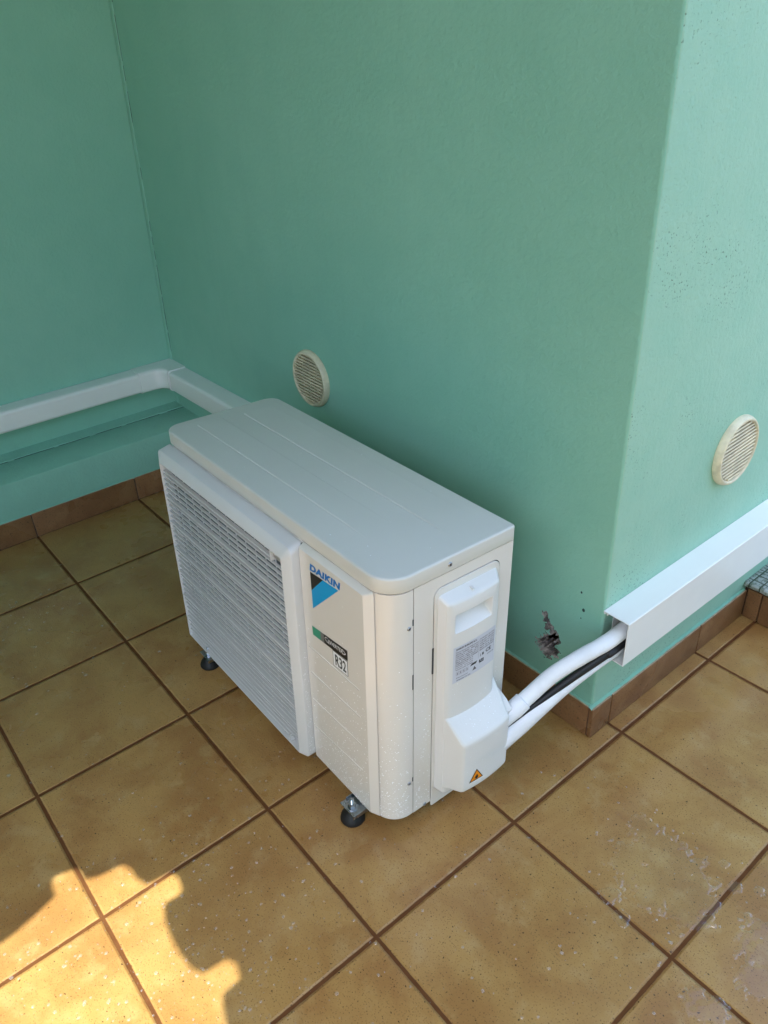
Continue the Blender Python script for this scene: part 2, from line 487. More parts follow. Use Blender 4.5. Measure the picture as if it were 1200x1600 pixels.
# ------------------------------------------------------------------ side wall on the left, with its ledge
sw = empty("side_wall", (-0.18, -1, 0))
tag(sw, "green plastered side wall at the left with a low painted ledge", "wall")
bm = bmesh.new()
x0, x1 = -0.190, -0.128        # leans back slightly
xt = x0 + (x1 - x0) * (HW - 0.2) / 1.2
v = [bm.verts.new(p) for p in ((x0, -4.9, 0.15), (x0, YW + 0.01, 0.15), (xt, YW + 0.01, HW), (xt, -4.9, HW), (-0.5, -4.9, 0.15), (-0.5, YW + 0.01, 0.15), (-0.5, YW + 0.01, HW), (-0.5, -4.9, HW))]
for q in ((0, 1, 2, 3), (4, 7, 6, 5), (0, 4, 5, 1), (3, 2, 6, 7), (0, 3, 7, 4), (1, 5, 6, 2)): bm.faces.new([v[i] for i in q])
P_(link_bm("plaster_face", bm, M_PL, sw))
bm = bmesh.new(); box(bm, -0.5, 1.20, -1.55, -1.40, 0.0, HW)      # unseen wall added in front of the recess to darken the left side
P_(link_bm("front_light_screen", bm, M_PL, sw))
bm = bmesh.new()
prof = [(-0.5, 0.0), (0.0, 0.0), (0.0, 0.192), (-0.0015, 0.1965), (-0.006, 0.199), (-0.142, 0.2005), (-0.1435, 0.1985), (-0.1465, 0.1985), (-0.148, 0.203), (-0.175, 0.207), (-0.19, 0.213), (-0.5, 0.213)]
rings = []
for k in range(0, 60):
    y = -4.88 + (YW + 4.885) * k / 59
    w = 0.0012 * noise.noise(Vector((0, y * 2.2, 0)))
    rings.append([(px, y, pz + (w if pz > 0.1 else 0)) for px, pz in prof])
loft(bm, rings, True, True)
P_(link_bm("ledge", bm, M_PL, sw, 35))
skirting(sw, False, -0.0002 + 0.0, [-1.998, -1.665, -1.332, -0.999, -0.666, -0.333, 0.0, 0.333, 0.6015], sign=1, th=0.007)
bm = bmesh.new(); box(bm, -0.004, 0.0048, -2.5, 0.6014, 0, 0.0793)
P_(link_bm("joint_mortar", bm, M_MORTAR, sw))
crest(sw, [((0.0, -2 + k * 0.006, 0), (1, 0, 0), 0.0038) for k in range(0, 434)], 0.0803)
# broken hairline crack in the corner bead
bm = bmesh.new()
zz = 0.40
while zz < 2.0:
    L = random.uniform(0.02, 0.16)
    gap = random.uniform(0.006, 0.03) if not 0.75 < zz < 1.05 else 0.12
    z2 = zz + L
    def cx(z): return -0.182 + 0.0515 * (z - 0.2) + 0.0150 + 0.0012 * noise.noise(Vector((z * 9, 0, 0)))
    k = 6
    for i in range(k):
        za = zz + (z2 - zz) * i / k; zb = zz + (z2 - zz) * (i + 1) / k
        w = 0.0011 + 0.0012 * abs(noise.noise(Vector((za * 40, 1, 0))))
        quad(bm, (cx(za) - w, YW - 0.0004, za), (cx(za) + w, YW - 0.0004, za), (cx(zb) + w, YW - 0.0004, zb), (cx(zb) - w, YW - 0.0004, zb))
    zz = z2 + gap
P_(link_bm("crack", bm, M_CRACK, wall))
bm = bmesh.new()      # plaster fillet up the inside corner
rings = []
for k in range(0, 90):
    z = 0.2 + 2.1 * k / 89
    xc = -0.190 + 0.0517 * (z - 0.15)
    e = 0.0008 * noise.noise(Vector((z * 8, 3, 0)))
    rings.append([(xc - 0.004, YW + 0.003, z), (xc + 0.0005, YW - 0.0035 + e, z), (xc + 0.017 + e, YW - 0.0028, z), (xc + 0.0195 + e, YW + 0.0015, z)])
loft(bm, rings, close=False)
P_(link_bm("corner_fillet", bm, M_PL, wall))
bm = bmesh.new()
y = -1.4
while y < 0.58:
    L = random.uniform(0.02, 0.14)
    def lx(yy): return -0.1405 + 0.002 * noise.noise(Vector((yy * 7, 2, 0)))
    k = 5
    for i in range(k):
        ya = y + L * i / k; yb = y + L * (i + 1) / k
        w = 0.0014 + 0.0016 * abs(noise.noise(Vector((ya * 40, 1, 0))))
        quad(bm, (lx(ya) - w, ya, 0.2022), (lx(ya) + w, ya, 0.2022), (lx(yb) + w, yb, 0.2022), (lx(yb) - w, yb, 0.2022))
    y += L + random.uniform(0.005, 0.03)
P_(link_bm("crack", bm, M_CRACK, sw))

# ------------------------------------------------------------------ mosaic topped step at the far right
st = empty("door_step", (2.1, 1.6, 0))
tag(st, "low step with chipped white mosaic top beyond the wall corner", "step")
bm = bmesh.new(); box(bm, XR + 0.0005, 3.4, 1.2115, 4.0, 0, 0.086)
P_(link_bm("step_core", bm, M_MORTAR, st))
for a, b in ((XR + 0.011, 1.667), (1.670, 2.0), (2.003, 2.333), (2.336, 2.666), (2.67, 3.0)):
    bm = bmesh.new(); box(bm, a, b, 1.2035, 1.2113, 0.0015, 0.084, 0.0015)
    P_(link_bm("riser_tile", bm, M_SKIRT, st, 40))
bm = bmesh.new()
rings = []
for k in range(0, 121):
    x = XR + 0.001 + 1.7 * k / 120
    w = 0.0022 * noise.noise(Vector((x * 70, 0, 1))); w2 = 0.0015 * noise.noise(Vector((x * 120, 4, 1)))
    rings.append([(x, 4.0, 0.087), (x, 1.205 + w, 0.087), (x, 1.198 + w, 0.092 + w2), (x, 1.196 + w2, 0.101), (x, 1.200 + w, 0.1045), (x, 4.0, 0.1045)])
loft(bm, rings, True, True)
P_(link_bm("mosaic_top", bm, M_MOSAIC, st))

# ------------------------------------------------------------------ canopy whose notched eave throws the shade
H_C = 2.35
def up(p): return (p[0] + SUN.x / SUN.z * H_C, p[1] + SUN.y / SUN.z * H_C)
patch = [(1.275, -4.0), (1.268, -1.2), (1.262, -.482), (1.26, -.46), (1.248, -.413), (1.239, -.386), (1.217, -.384), (1.199, -.377), (1.201, -.358), (1.209, -.335), (1.221, -.331), (1.242, -.329),
         (1.252, -.307), (1.258, -.266), (1.276, -.258), (1.298, -.258), (1.324, -.249), (1.331, -.206), (1.351, -.200), (1.374, -.205), (1.382, -.215), (1.380, -.242),
         (1.403, -.253), (1.435, -.259), (1.475, -.261), (1.512, -.257), (1.530, -.246), (1.534, -.207), (1.55, -.199), (1.576, -.206), (1.578, -.239), (1.596, -.249)]
x = 1.62
for k in range(4):
    patch += [(x, -.257), (x + .05, -.261), (x + .095, -.250), (x + .10, -.205), (x + .135, -.205), (x + .14, -.245)]
    x += 0.17
patch += [(2.45, -.25)]
outl = [up(p) for p in patch] + [(4.6 + 0.3, 0.609 - 0.0), (-0.49, 0.609), (-0.49, -4.9), (up((1.275, -4.0))[0], -4.9)]
outl[len(patch)] = (outl[len(patch) - 1][0], 0.10)
outl[len(patch) + 1] = (-0.49, 5.0)
outl[len(patch) + 1:len(patch) + 1] = [(XR + 0.02, 0.10), (XR + 0.02, 5.0)]
from mathutils.geometry import tessellate_polygon
bm = bmesh.new()
lo = [bm.verts.new((p[0], p[1], H_C)) for p in outl]
hi = [bm.verts.new((p[0], p[1], H_C + 0.012)) for p in outl]
for a, b, c in tessellate_polygon([[Vector((p[0], p[1], 0)) for p in outl]]):
    bm.faces.new((lo[a], lo[b], lo[c])); bm.faces.new((hi[a], hi[b], hi[c]))
n = len(outl)
for i in range(n): bm.faces.new((lo[i], lo[(i + 1) % n], hi[(i + 1) % n], hi[i]))
box(bm, XR + 0.02, 3.6, 0.02, 0.09, H_C + 0.013, 4.0)  # added unseen upright screen, keeps direct sun off the right-hand passage
tag(link_bm("canopy", bm, M_CANOPY), "flat roof over the terrace whose notched eave shades the tiles, with an unseen sun screen added on top", "roof")

bm = bmesh.new(); box(bm, 3.40, 3.6, -1.2, 1.3, 0.0, 2.3); box(bm, -0.49, 3.6, -3.1, -2.9, 0.001, 1.9)  # added out-of-view walls that dim the light reaching the terrace
tag(link_bm("light_blocking_wall", bm, M_PL), "unseen walls added to cut light from the far side and front", "wall")

# ------------------------------------------------------------------ round wall vents
def vent(loc, rotz, label, mat_tilt=0.0):
    e = empty("wall_vent", mat=Matrix.Translation(loc) @ Matrix.Rotation(rotz, 4, 'Z') @ Matrix.Rotation(mat_tilt, 4, 'Y'))
    tag(e, label, "vent", "round cream vents on the green wall")
    N = 64
    def ring(rad, y, wave=0.0): return [(rad * math.cos(2 * math.pi * k / N), y, rad * math.sin(2 * math.pi * k / N)) for k in range(N)]
    bm = bmesh.new()
    loft(bm, [ring(0.0735, 0.0), ring(0.0745, -0.003), ring(0.0735, -0.0085), ring(0.0715, -0.0125), ring(0.0700, -0.0145), ring(0.0680, -0.0156), ring(0.0658, -0.0156), ring(0.0642, -0.0140), ring(0.0635, -0.011), ring(0.0635, -0.001)])
    link_bm("rim", bm, M_VENT, e, 50)
    bm = bmesh.new(); loft(bm, [ring(0.0640, -0.0012)], True)
    link_bm("back_plate", bm, M_VENTIN, e)
    bm = bmesh.new()
    ns = 15
    for i in range(ns):
        z = -0.0595 + 0.119 * i / (ns - 1)
        hw = math.sqrt(max(0.0638 ** 2 - z * z, 0)) 
        if hw < 0.008: continue
        w = hw - 0.0004
        # sloping louvre blade
        pr = [(-0.0022, -0.0030), (-0.0105, -0.0050 + 0.0035), (-0.0128, 0.0006), (-0.0135, 0.0024), (-0.0125, 0.0040), (-0.0100, 0.0040), (-0.0022, 0.0012)]
        a = [(-w, y, z + dz) for y, dz in pr]; b = [(w, y, z + dz) for y, dz in pr]
        loft(bm, [a, b], True, True)
    link_bm("louvres", bm, M_VENT, e, 30)
    bm = bmesh.new()
    for k in (-1, 0, 1): box(bm, k * 0.03 - 0.0012, k * 0.03 + 0.0012, -0.0085, -0.0015, -0.05, 0.05)
    link_bm("inner_rib", bm, M_VENT, e)
    return e
vent((0.697, YW, 0.5385), 0.0, "round cream louvred vent on the long wall above the outdoor unit", R(2))
vent((XR, 0.990, 0.534), R(90), "round yellowed louvred vent on the wall face right of the corner", R(-3))

# ------------------------------------------------------------------ old rounded duct on the left walls
def duct_profile(w, h, rad, n=5):
    # u = distance from wall, v = height
    pts = [(0.0, 0.0)]
    for i in range(n + 1):
        a = R(-90 + 90 * i / n); pts.append((w - rad + rad * math.cos(a), rad + rad * math.sin(a)))
    for i in range(n + 1):
        a = R(90 * i / n); pts.append((w - rad + rad * math.cos(a), h - rad + rad * math.sin(a)))
    pts.append((0.0, h))
    return pts
dz0, dw, dh = 0.3015, 0.063, 0.066
ex0 = XL + 0.0515 * 0.13
duct = empty("cable_duct", (ex0, 0.55, dz0))
tag(duct, "white rounded cable duct running round the left corner behind the unit", "cable duct", "white cable ducts")
bm = bmesh.new()
pr = duct_profile(dw, dh, 0.011)
loft(bm, [[(ex0 + 0.0005 + u, y, dz0 + v) for u, v in pr] for y in (-2.6, 0.470)], True, True)
P_(link_bm("duct_run", bm, M_PVCOLD, duct, 40))
bm = bmesh.new()
loft(bm, [[(x, YW - 0.0005 - u, dz0 - 0.001 + v) for u, v in pr] for x in (ex0 + 0.1148, 0.98)], True, True)
P_(link_bm("duct_run", bm, M_PVCOLD, duct, 40))
bm = bmesh.new()
pe = duct_profile(dw + 0.0030, dh + 0.0056, 0.012)
rings = []
cr = 0.034
# sweep round the inner corner with a concave fillet
path = [((0, 0.466), (1, 0)), ((0, YW - dw - cr), (1, 0))]
rings.append([(ex0 + 0.0003 + u, 0.466, dz0 - 0.0028 + v) for u, v in pe])
inner = dw + 0.0030
c_ = (ex0 + inner + cr, YW - inner - cr)
for i in range(0, 9):
    a = R(90 * i / 8)
    d = Vector((-math.cos(a), math.sin(a)))
    # outer hit on the two wall planes
    t1 = (c_[0] - ex0 - 0.0003) / max(-d.x, 1e-6) if d.x < -1e-6 else 1e9
    t2 = (YW - 0.0003 - c_[1]) / max(d.y, 1e-6) if d.y > 1e-6 else 1e9
    tt = min(t1, t2)
    ring = []
    for u, v in pe:
        s_ = cr + (inner - u) / inner * (tt - cr)
        ring.append((c_[0] + d.x * s_, c_[1] + d.y * s_, dz0 - 0.0028 + v))
    rings.append(ring)
rings.append([(ex0 + inner + cr + 0.012, YW - 0.0003 - u, dz0 - 0.0028 + v) for u, v in pe])
loft(bm, rings, True, True)
P_(link_bm("corner_piece", bm, M_PVC, duct, 40))
bm = bmesh.new()
loft(bm, [[(x, YW - 0.0006 - u * 0.97, dz0 + 0.001 + v * 0.91) for u, v in pr] for x in (ex0 + 0.100, ex0 + 0.125)], True, True)  # dark filler piece, its colour stands in for shade in the joint
P_(link_bm("joint_gap_shade", bm, M_DARK, duct))

# ------------------------------------------------------------------ square open ended duct at the right
d2 = empty("cable_duct", (XR, 0.61, 0.228))
tag(d2, "new square white cable duct with open cut end beside the wall corner", "cable duct", "white cable ducts")
th = 0.0018
z0, z1, w = 0.2285, 0.3305, 0.0570
bm = bmesh.new()
def chan(y):
    a = XR + 0.0006; b = XR + w
    return [(a, y, z1), (b - 0.0014, y, z1), (b, y, z1 - 0.0014), (b, y, z0 + 0.001), (b - 0.001, y, z0), (a, y, z0), (a, y, z0 + th), (b - th, y, z0 + th),
            (b - th, y, z1 - th), (a + 0.010, y, z1 - th), (a + 0.010, y, z1 - th - 0.004), (a + 0.0085, y, z1 - th - 0.0045), (a + 0.0072, y, z1 - th - 0.004), (a + 0.0072, y, z1 - th), (a + 0.004, y, z1 - th), (a + 0.004, y, z1 - th - 0.004), (a + 0.001, y, z1 - th - 0.004)]
loft(bm, [chan(0.6065), chan(4.0)], True, True)
P_(link_bm("cover", bm, M_PVC, d2))
bm = bmesh.new()
box(bm, XR + 0.0008, XR + 0.0024, 0.640, 4.0, z0 + 0.0022, z1 - 0.0065)
box(bm, XR + 0.0026, XR + 0.020, 0.640, 4.0, z1 - 0.0105, z1 - 0.0085)
P_(link_bm("base_channel", bm, M_PVC, d2))

# ------------------------------------------------------------------ pipes between unit and duct
bm = bmesh.new()
pa = smooth_path([(1.578, 0.345, 0.165), (1.590, 0.392, 0.187), (1.600, 0.435, 0.213), (1.613, 0.480, 0.243), (1.633, 0.530, 0.268), (1.650, 0.585, 0.284), (1.654, 0.66, 0.292), (1.652, 0.95, 0.294)], 9)
rad = [0.0150 + 0.0006 * noise.noise(Vector((0, 0, i * 0.35))) for i in range(len(pa))]
tube(bm, pa, rad, 24)
tag(link_bm("insulated_pipe", bm, M_FOAM, None, 50), "smooth white insulated pipe, the upper one rising into the open duct", "pipe", "white pipes between unit and duct")
pipe1 = bpy.data.objects["insulated_pipe"]
bm = bmesh.new()
pb = smooth_path([(1.574, 0.336, 0.160), (1.584, 0.372, 0.177), (1.592, 0.400, 0.192), (1.5965, 0.421, 0.2045)], 8)
rad = [0.0176 + 0.0007 * noise.noise(Vector((1, 0, i * 0.45))) for i in range(len(pb))]
rad[-1] = 0.0157
tube(bm, pb, rad, 24)
link_bm("end_sleeve", bm, M_TAPE, pipe1, 50)["label"] = "slightly wider wrinkled sleeve end"
bm = bmesh.new()
pc = smooth_path([(1.584, 0.350, 0.120), (1.597, 0.395, 0.146), (1.611, 0.445, 0.175), (1.626, 0.500, 0.205), (1.643, 0.555, 0.2295), (1.6555, 0.605, 0.2425), (1.6555, 0.66, 0.2465), (1.655, 0.95, 0.2465)], 9)
rings = []
NN = 32
for i, p in enumerate(pc):
    t = (pc[min(i + 1, len(pc) - 1)] - pc[max(i - 1, 0)]).normalized()
    s = t.cross(Vector((0, 0, 1))).normalized(); u = s.cross(t)
    f = min(1, i / 42) ** 1.3
    base = 0.0235 * (1 - f) + 0.0062 * f
    ring = []
    for k in range(NN):
        a = 2 * math.pi * k / NN
        q = base * (1 + 0.05 * noise.noise(Vector((math.cos(a) * 1.6, math.sin(a) * 1.6, i * 0.11))))
        if 0 <= (k - 22) < 3 and i < 26: q *= 0.90
        ring.append(p + s * math.cos(a) * q * (0.85) + u * math.sin(a) * q * 1.0)
    rings.append(ring)
loft(bm, rings, True, True)
tag(link_bm("insulated_pipe", bm, M_TAPE, None, 50), "thicker wrinkled white wrapped pipe, the lower one, narrowing towards the duct", "pipe", "white pipes between unit and duct")
bm = bmesh.new()
pd = smooth_path([(1.582, 0.350, 0.148), (1.604, 0.425, 0.182), (1.621, 0.480, 0.210), (1.6375, 0.530, 0.2355), (1.653, 0.580, 0.2570), (1.659, 0.620, 0.2640), (1.655, 0.95, 0.2690)], 9)
tube(bm, pd, [0.0055 + 0.0030 * min(1, i / 30) for i in range(len(pd))], 16)
tag(link_bm("power_cable", bm, M_CABLE, None, 50), "black cable sandwiched between the two white pipes", "cable")
bm = bmesh.new()
tube(bm, smooth_path([(1.545, 0.400, 0.135), (1.560, 0.425, 0.140), (1.575, 0.435, 0.150), (1.592, 0.430, 0.172)], 8), 0.0028, 12)
tag(link_bm("earth_wire", bm, M_CABLE, None, 50), "thin black wire curling out behind the back of the outdoor unit", "wire")

# ------------------------------------------------------------------ THE OUTDOOR UNIT (local frame: x to the right end, y backwards, z up)
yaw, tx, ty = -0.0164, 0.0010, 0.0310
zv = Vector((tx, ty, 1)).normalized()
exv = Vector((math.cos(yaw), math.sin(yaw), 0)); exv = (exv - zv * exv.dot(zv)).normalized()
eyv = zv.cross(exv)
MU = Matrix(((exv.x, eyv.x, zv.x, 1.543), (exv.y, eyv.y, zv.y, 0.1343), (exv.z, eyv.z, zv.z, 0.0), (0, 0, 0, 1)))
unit = empty("outdoor_unit", mat=MU)
tag(unit, "white heat pump outdoor unit with a louvred fan grille standing on rubber feet", "air conditioner")
W, D, ZB, ZL, ZT = 0.765, 0.276, 0.034, 0.546, 0.574
def U(name, bm, mat, smooth=40, parent=None, label=None):
    o = link_bm(name, bm, mat, parent or unit, smooth)
    if label: o["label"] = label
    return o
# dark core
bm = bmesh.new()
cr_ = rr(-W + 0.004, -0.0040, 0.0040, D - 0.0035, [0.043, 0.043, 0.001, 0.001], 10)
loft(bm, [[(x, y, ZB + 0.004) for x, y in cr_], [(x, y, ZL - 0.001) for x, y in cr_]], True, True)
U("inner_frame", bm, M_DARK, None)
# front panel wrapping round both front corners
def wrap_pts(ins):
    pts = [(-W + ins, 0.053)]
    rc = 0.045
    for i in range(13):
        a = R(180 + 90 * i / 12); pts.append((-W + rc + (rc - ins) * math.cos(a), rc + (rc - ins) * math.sin(a)))
    for i in range(13):
        a = R(270 + 90 * i / 12); pts.append((-rc + (rc - ins) * math.cos(a), rc + (rc - ins) * math.sin(a)))
    pts.append((-ins, 0.053))
    return pts
bm = bmesh.new()
o1 = wrap_pts(0.0010); o0 = wrap_pts(0.0022); oi = wrap_pts(0.0034)
rings = []
def zb(x):    # the skirt drops a little and is cut with a soft step
    return ZB
rings.append([(x, y, ZB + 0.001) for x, y in oi]); rings.append([(x, y, ZB) for x, y in o0]); rings.append([(x, y, ZB + 0.0012) for x, y in o1])
rings.append([(x, y, ZL - 0.0028) for x, y in o1]); rings.append([(x, y, ZL - 0.0026) for x, y in oi])
loft(bm, rings, close=False)
U("front_panel", bm, M_CASE, 30)
# left, back faces
bm = bmesh.new()
box(bm, -W + 0.001, -W + 0.0036, 0.0545, D - 0.001, ZB, ZL - 0.0005)
box(bm, -W + 0.004, -0.0012, D - 0.0032, D - 0.0010, ZB, ZL - 0.0005)
U("back_panel", bm, M_CASE, None)
# right side frame with a round cornered opening for the service panel
def yz(pts, x): return [(x, a, b) for a, b in pts]
def side_ring(x, y0, y1, z0, z1, r4, n=6): return yz(rr(y0, y1, z0, z1, r4, n), x)
bm = bmesh.new()
sy0, sy1 = 0.0545, D - 0.001
py0, py1, pz0, pz1 = 0.0955, 0.2455, 0.020, 0.5225
hole = rr(py0, py1, ZB + 0.001, pz1, [0.001, 0.001, 0.018, 0.016], 8)
outer = rr(sy0, sy1, ZB, ZL - 0.0022, [1e-5] * 4, 8)
loft(bm, [yz(outer, -0.0034), yz(outer, -0.0010), yz(hole, -0.0010), yz(hole, -0.0034)])
U("side_panel", bm, M_CASE, 30)
bm = bmesh.new()
pp = lambda i: rr(py0 + 0.0022 + i, py1 - 0.0010 - i, pz0 + i, pz1 - 0.0020 - i, [0.002, 0.002, 0.017, 0.015], 8)
loft(bm, [yz(pp(0), -0.003), yz(pp(0), -0.0007), yz(pp(0.0006), 0.0)], False, True)
U("service_panel", bm, M_CASE, 30)
# moulded cover with grip recess
bm = bmesh.new()
YC = 0.166
def bow(rings, amt, ya, yb, x_from=0.012, x_to=0.02):
    out = []
    for rg in rings:
        o = []
        for x, y, z in rg:
            k = max(0, min(1, (x - x_from) / max(x_to - x_from, 1e-6)))
            u = (y - (ya + yb) / 2) / ((yb - ya) / 2)
            o.append((x + amt * k * (1 - min(1, u * u)), y, z))
        out.append(o)
    return out
def rrs(y0, y1, z0, z1, r4, n=6, sub=10):
    """rounded rectangle with subdivided sides"""
    p = rr(y0, y1, z0, z1, r4, n)
    out = []
    L = len(p)
    for i in range(L):
        out.append(p[i])
        a, b = p[i], p[(i + 1) % L]
        if i % (n + 1) == n:
            for k in range(1, sub): out.append((a[0] + (b[0] - a[0]) * k / sub, a[1] + (b[1] - a[1]) * k / sub))
    return out
A = [yz(rrs(0.1045, 0.2370, 0.062, 0.507, [0.006] * 4), -0.0002),
     yz(rrs(0.1055, 0.2345, 0.062, 0.5055, [0.006] * 4), 0.004),
     yz(rrs(0.1020 + 0.006, 0.2260, 0.062, 0.4992, [0.006] * 4), 0.0170),
     yz(rrs(0.1045 + 0.007, 0.2235, 0.064, 0.4965, [0.006] * 4), 0.0195),
     yz(rrs(0.1085 + 0.008, 0.2195, 0.068, 0.4930, [0.005] * 4), 0.0205),
     yz(rrs(0.1225, 0.2075, 0.4345, 0.4735, [0.003] * 4), 0.0205),
     yz(rrs(0.1232, 0.2068, 0.4360, 0.4728, [0.003] * 4), 0.0185),
     yz(rrs(0.1245, 0.2020, 0.4560, 0.4700, [0.003] * 4), 0.0035)]
A = bow(A, 0.0045, 0.108, 0.226)
loft(bm, A, False, True)
cover = U("service_cover", bm, M_PLAST, 35)
bm = bmesh.new()   # little moulded latch mark on the slanted top of the grip
def sl(y, z): 
    u = (y - 0.167) / 0.059
    return 0.004 + (0.514 - z) / 0.015 * 0.013 + 0.0030 * (1 - u * u) * (0.514 - z) / 0.017
v = [(sl(y, z) + 0.0008, y, z) for y, z in ((0.165, 0.5115), (0.171, 0.5115), (0.171, 0.5025), (0.165, 0.5025))]
f = bm.faces.new([bm.verts.new(p) for p in v]); bmesh.ops.extrude_face_region(bm, geom=[f]); 
for vv in bm.verts:
    pass
bm.free()
bm = bmesh.new()
box(bm, 0.008, 0.0180, 0.1640, 0.1690, 0.499, 0.5045, 0.001)
U("latch", bm, M_PLAST, 30, cover)
# hood over the pipe connections
bm = bmesh.new()
Hh = [yz(rrs(0.1050, 0.2420, 0.070, 0.2720, [0.004] * 4), -0.0002),
      yz(rrs(0.1090, 0.2400, 0.077, 0.2560, [0.005] * 4), 0.0170),
      yz(rrs(0.1165, 0.2340, 0.0915, 0.2160, [0.006] * 4), 0.0550),
      yz(rrs(0.1185, 0.2325, 0.0935, 0.2130, [0.006] * 4), 0.0582),
      yz(rrs(0.1220, 0.2290, 0.0970, 0.2090, [0.005] * 4), 0.0596)]
Hh = bow(Hh, 0.0050, 0.118, 0.233, 0.02, 0.055)
loft(bm, Hh, False, False)
# cap the front with a fan so that it keeps its bow
last = [v for v in bm.verts][-len(Hh[-1]):]
cy, cz = 0.1755, 0.153
mids = []
rows = 8
n_ = len(last)
prev = last
for k in range(1, rows):
    s_ = 1 - k / rows
    cur = []
    for v in last:
        y = v.co.y; z = cz + (v.co.z - cz) * s_
        cur.append(bm.verts.new((v.co.x, y, z)))
    for i in range(n_): bm.faces.new((prev[i], prev[(i + 1) % n_], cur[(i + 1) % n_], cur[i]))
    prev = cur
for i in range(n_):
    pass
bmesh.ops.contextual_create(bm, geom=prev)
hood = U("pipe_hood", bm, M_PLAST, 35)
bm = bmesh.new()
gp = [(0.0005, 0.105), (0.034, 0.128), (0.050, 0.140), (0.050, 0.214), (0.036, 0.228), (0.0005, 0.246)]
loft(bm, [[(x, 0.2352, z) for x, z in gp], [(x, 0.2480, z) for x, z in gp]], True, True)
U("hood_flange", bm, M_PLAST, None, hood)

# ---- lid
bm = bmesh.new()
def lid_ring(ins, z): return [(x, y, z) for x, y in rr(-W - 0.001 + ins, 0.001 - ins, -0.001 + ins, D + 0.001 - ins, [max(0.036 - ins, .001), max(0.048 - ins, .001), max(0.007 - ins, .001), max(0.030 - ins, .001)], 12)]
L = [lid_ring(0.004, ZL), lid_ring(0.0004, ZL + 0.0002), lid_ring(0, ZL + 0.001)]
for i in range(7):
    a = R(90 * i / 6); L.append(lid_ring(0.0042 * (1 - math.cos(a)), ZT - 0.0042 + 0.0042 * math.sin(a)))
loft(bm, L, True, True)
lid = U("top_lid", bm, M_LID, 40)
bm = bmesh.new()
for ya, yb, xa, xb in ((0.060, 0.121, -0.728, -0.125), (0.168, 0.241, -0.716, -0.045)):
    e = 0.0020
    base = rr(xa, xb, ya, yb, 0.003, 3); top = rr(xa + e, xb - 0.07, ya + e, yb - e, 0.003, 3)
    loft(bm, [[(x, y, ZT + 0.0001) for x, y in base], [(x, y, ZT + 0.0016) for x, y in top]], False, True)
U("pressed_band", bm, M_LID, 20, lid)

# ---- raised right part of the front
bm = bmesh.new()
def xzr(x0, x1, z0, z1, y, r4, n=4): return [(a, y, b) for a, b in rr(x0, x1, z0, z1, r4, n)]
bx0 = -0.2268
loft(bm, [xzr(bx0, -0.0330, 0.0350, 0.5432, 0.0008, [0.001, 0.003, 0.004, 0.001]),
          xzr(bx0, -0.0455, 0.0400, 0.5370, -0.0088, [0.001, 0.003, 0.004, 0.001]),
          xzr(bx0 + 0.001, -0.0475, 0.0415, 0.5355, -0.0100, [0.001, 0.003, 0.004, 0.001])], False, True)
fascia = U("front_fascia", bm, M_CASE, 25)
bm = bmesh.new()
for zl, zr in ((0.3300, 0.3300), (0.2680, 0.2680), (0.2000, 0.2015), (0.1290, 0.1370)):
    a = [(-0.218, -0.0101, zl - 0.0030), (-0.218, -0.0112, zl), (-0.218, -0.0101, zl + 0.0012)]
    b = [(-0.066, -0.0101, zr - 0.0030), (-0.066, -0.0112, zr), (-0.066, -0.0101, zr + 0.0012)]
    loft(bm, [a, b], True, True)
U("pressed_line", bm, M_CASE, None, fascia)

# ---- fan grille
bm = bmesh.new()
gx0, gx1, gz0, gz1 = -0.7575, -0.2290, 0.0365, 0.5330
ox0, ox1, oz0, oz1 = -0.7330, -0.2480, 0.0470, 0.5130
def gr(x0, x1, z0, z1, y, r): return xzr(x0, x1, z0, z1, y, r, 5)
loft(bm, [gr(gx0, gx1, gz0, gz1 + 0.0085, 0.0006, 0.014), gr(gx0, gx1, gz0, gz1 + 0.002, -0.0235, 0.014), gr(gx0 + 0.001, gx1 - 0.001, gz0 + 0.001, gz1 + 0.0005, -0.0252, 0.013),
          gr(ox0 - 0.0015, ox1 + 0.0015, oz0 - 0.0015, oz1 + 0.0015, -0.0348, 0.004), gr(ox0, ox1, oz0, oz1, -0.0350, 0.003), gr(ox0 + 0.0004, ox1 - 0.0004, oz0 + 0.0004, oz1 - 0.0004, -0.0335, 0.003), gr(ox0 + 0.001, ox1 - 0.001, oz0 + 0.001, oz1 - 0.001, -0.006, 0.003)], False, False)
grille = U("fan_grille", bm, M_GRILL, 25)
bm = bmesh.new(); box(bm, ox0, ox1, -0.0105, -0.0035, oz0, oz1)
U("backing_plate", bm, M_CAV, None, grille)
bm = bmesh.new()
ns = 34
pitch = (oz1 - oz0 - 0.018) / ns
for i in range(ns):
    z = oz0 + 0.0105 + pitch * (i + 0.5)
    big = (i % 5 == 3)
    y0 = -0.0345 if big else -0.0322
    th = 0.0032 if big else 0.0023
    xa, xb = ox0 + 0.0012, ox1 - 0.0012
    if i == ns - 1: xa += 0.012; xb -= 0.034; th = 0.0026; y0 = -0.0350
    if i == 0: xb -= 0.030
    prf = [(y0, z - th / 2), (y0 - 0.0006, z), (y0, z + th / 2), (-0.0272, z + th / 2), (-0.0272, z - th / 2)]
    loft(bm, [[(xa, y, zz) for y, zz in prf], [(xb, y, zz) for y, zz in prf]], True, True)
nv = 13
for k in range(nv):
    x = ox0 + 0.020 + (ox1 - ox0 - 0.052) * k / (nv - 1)
    box(bm, x - 0.0006, x + 0.0006, -0.0270, -0.0255, oz0 + 0.0016, oz1 - 0.012)
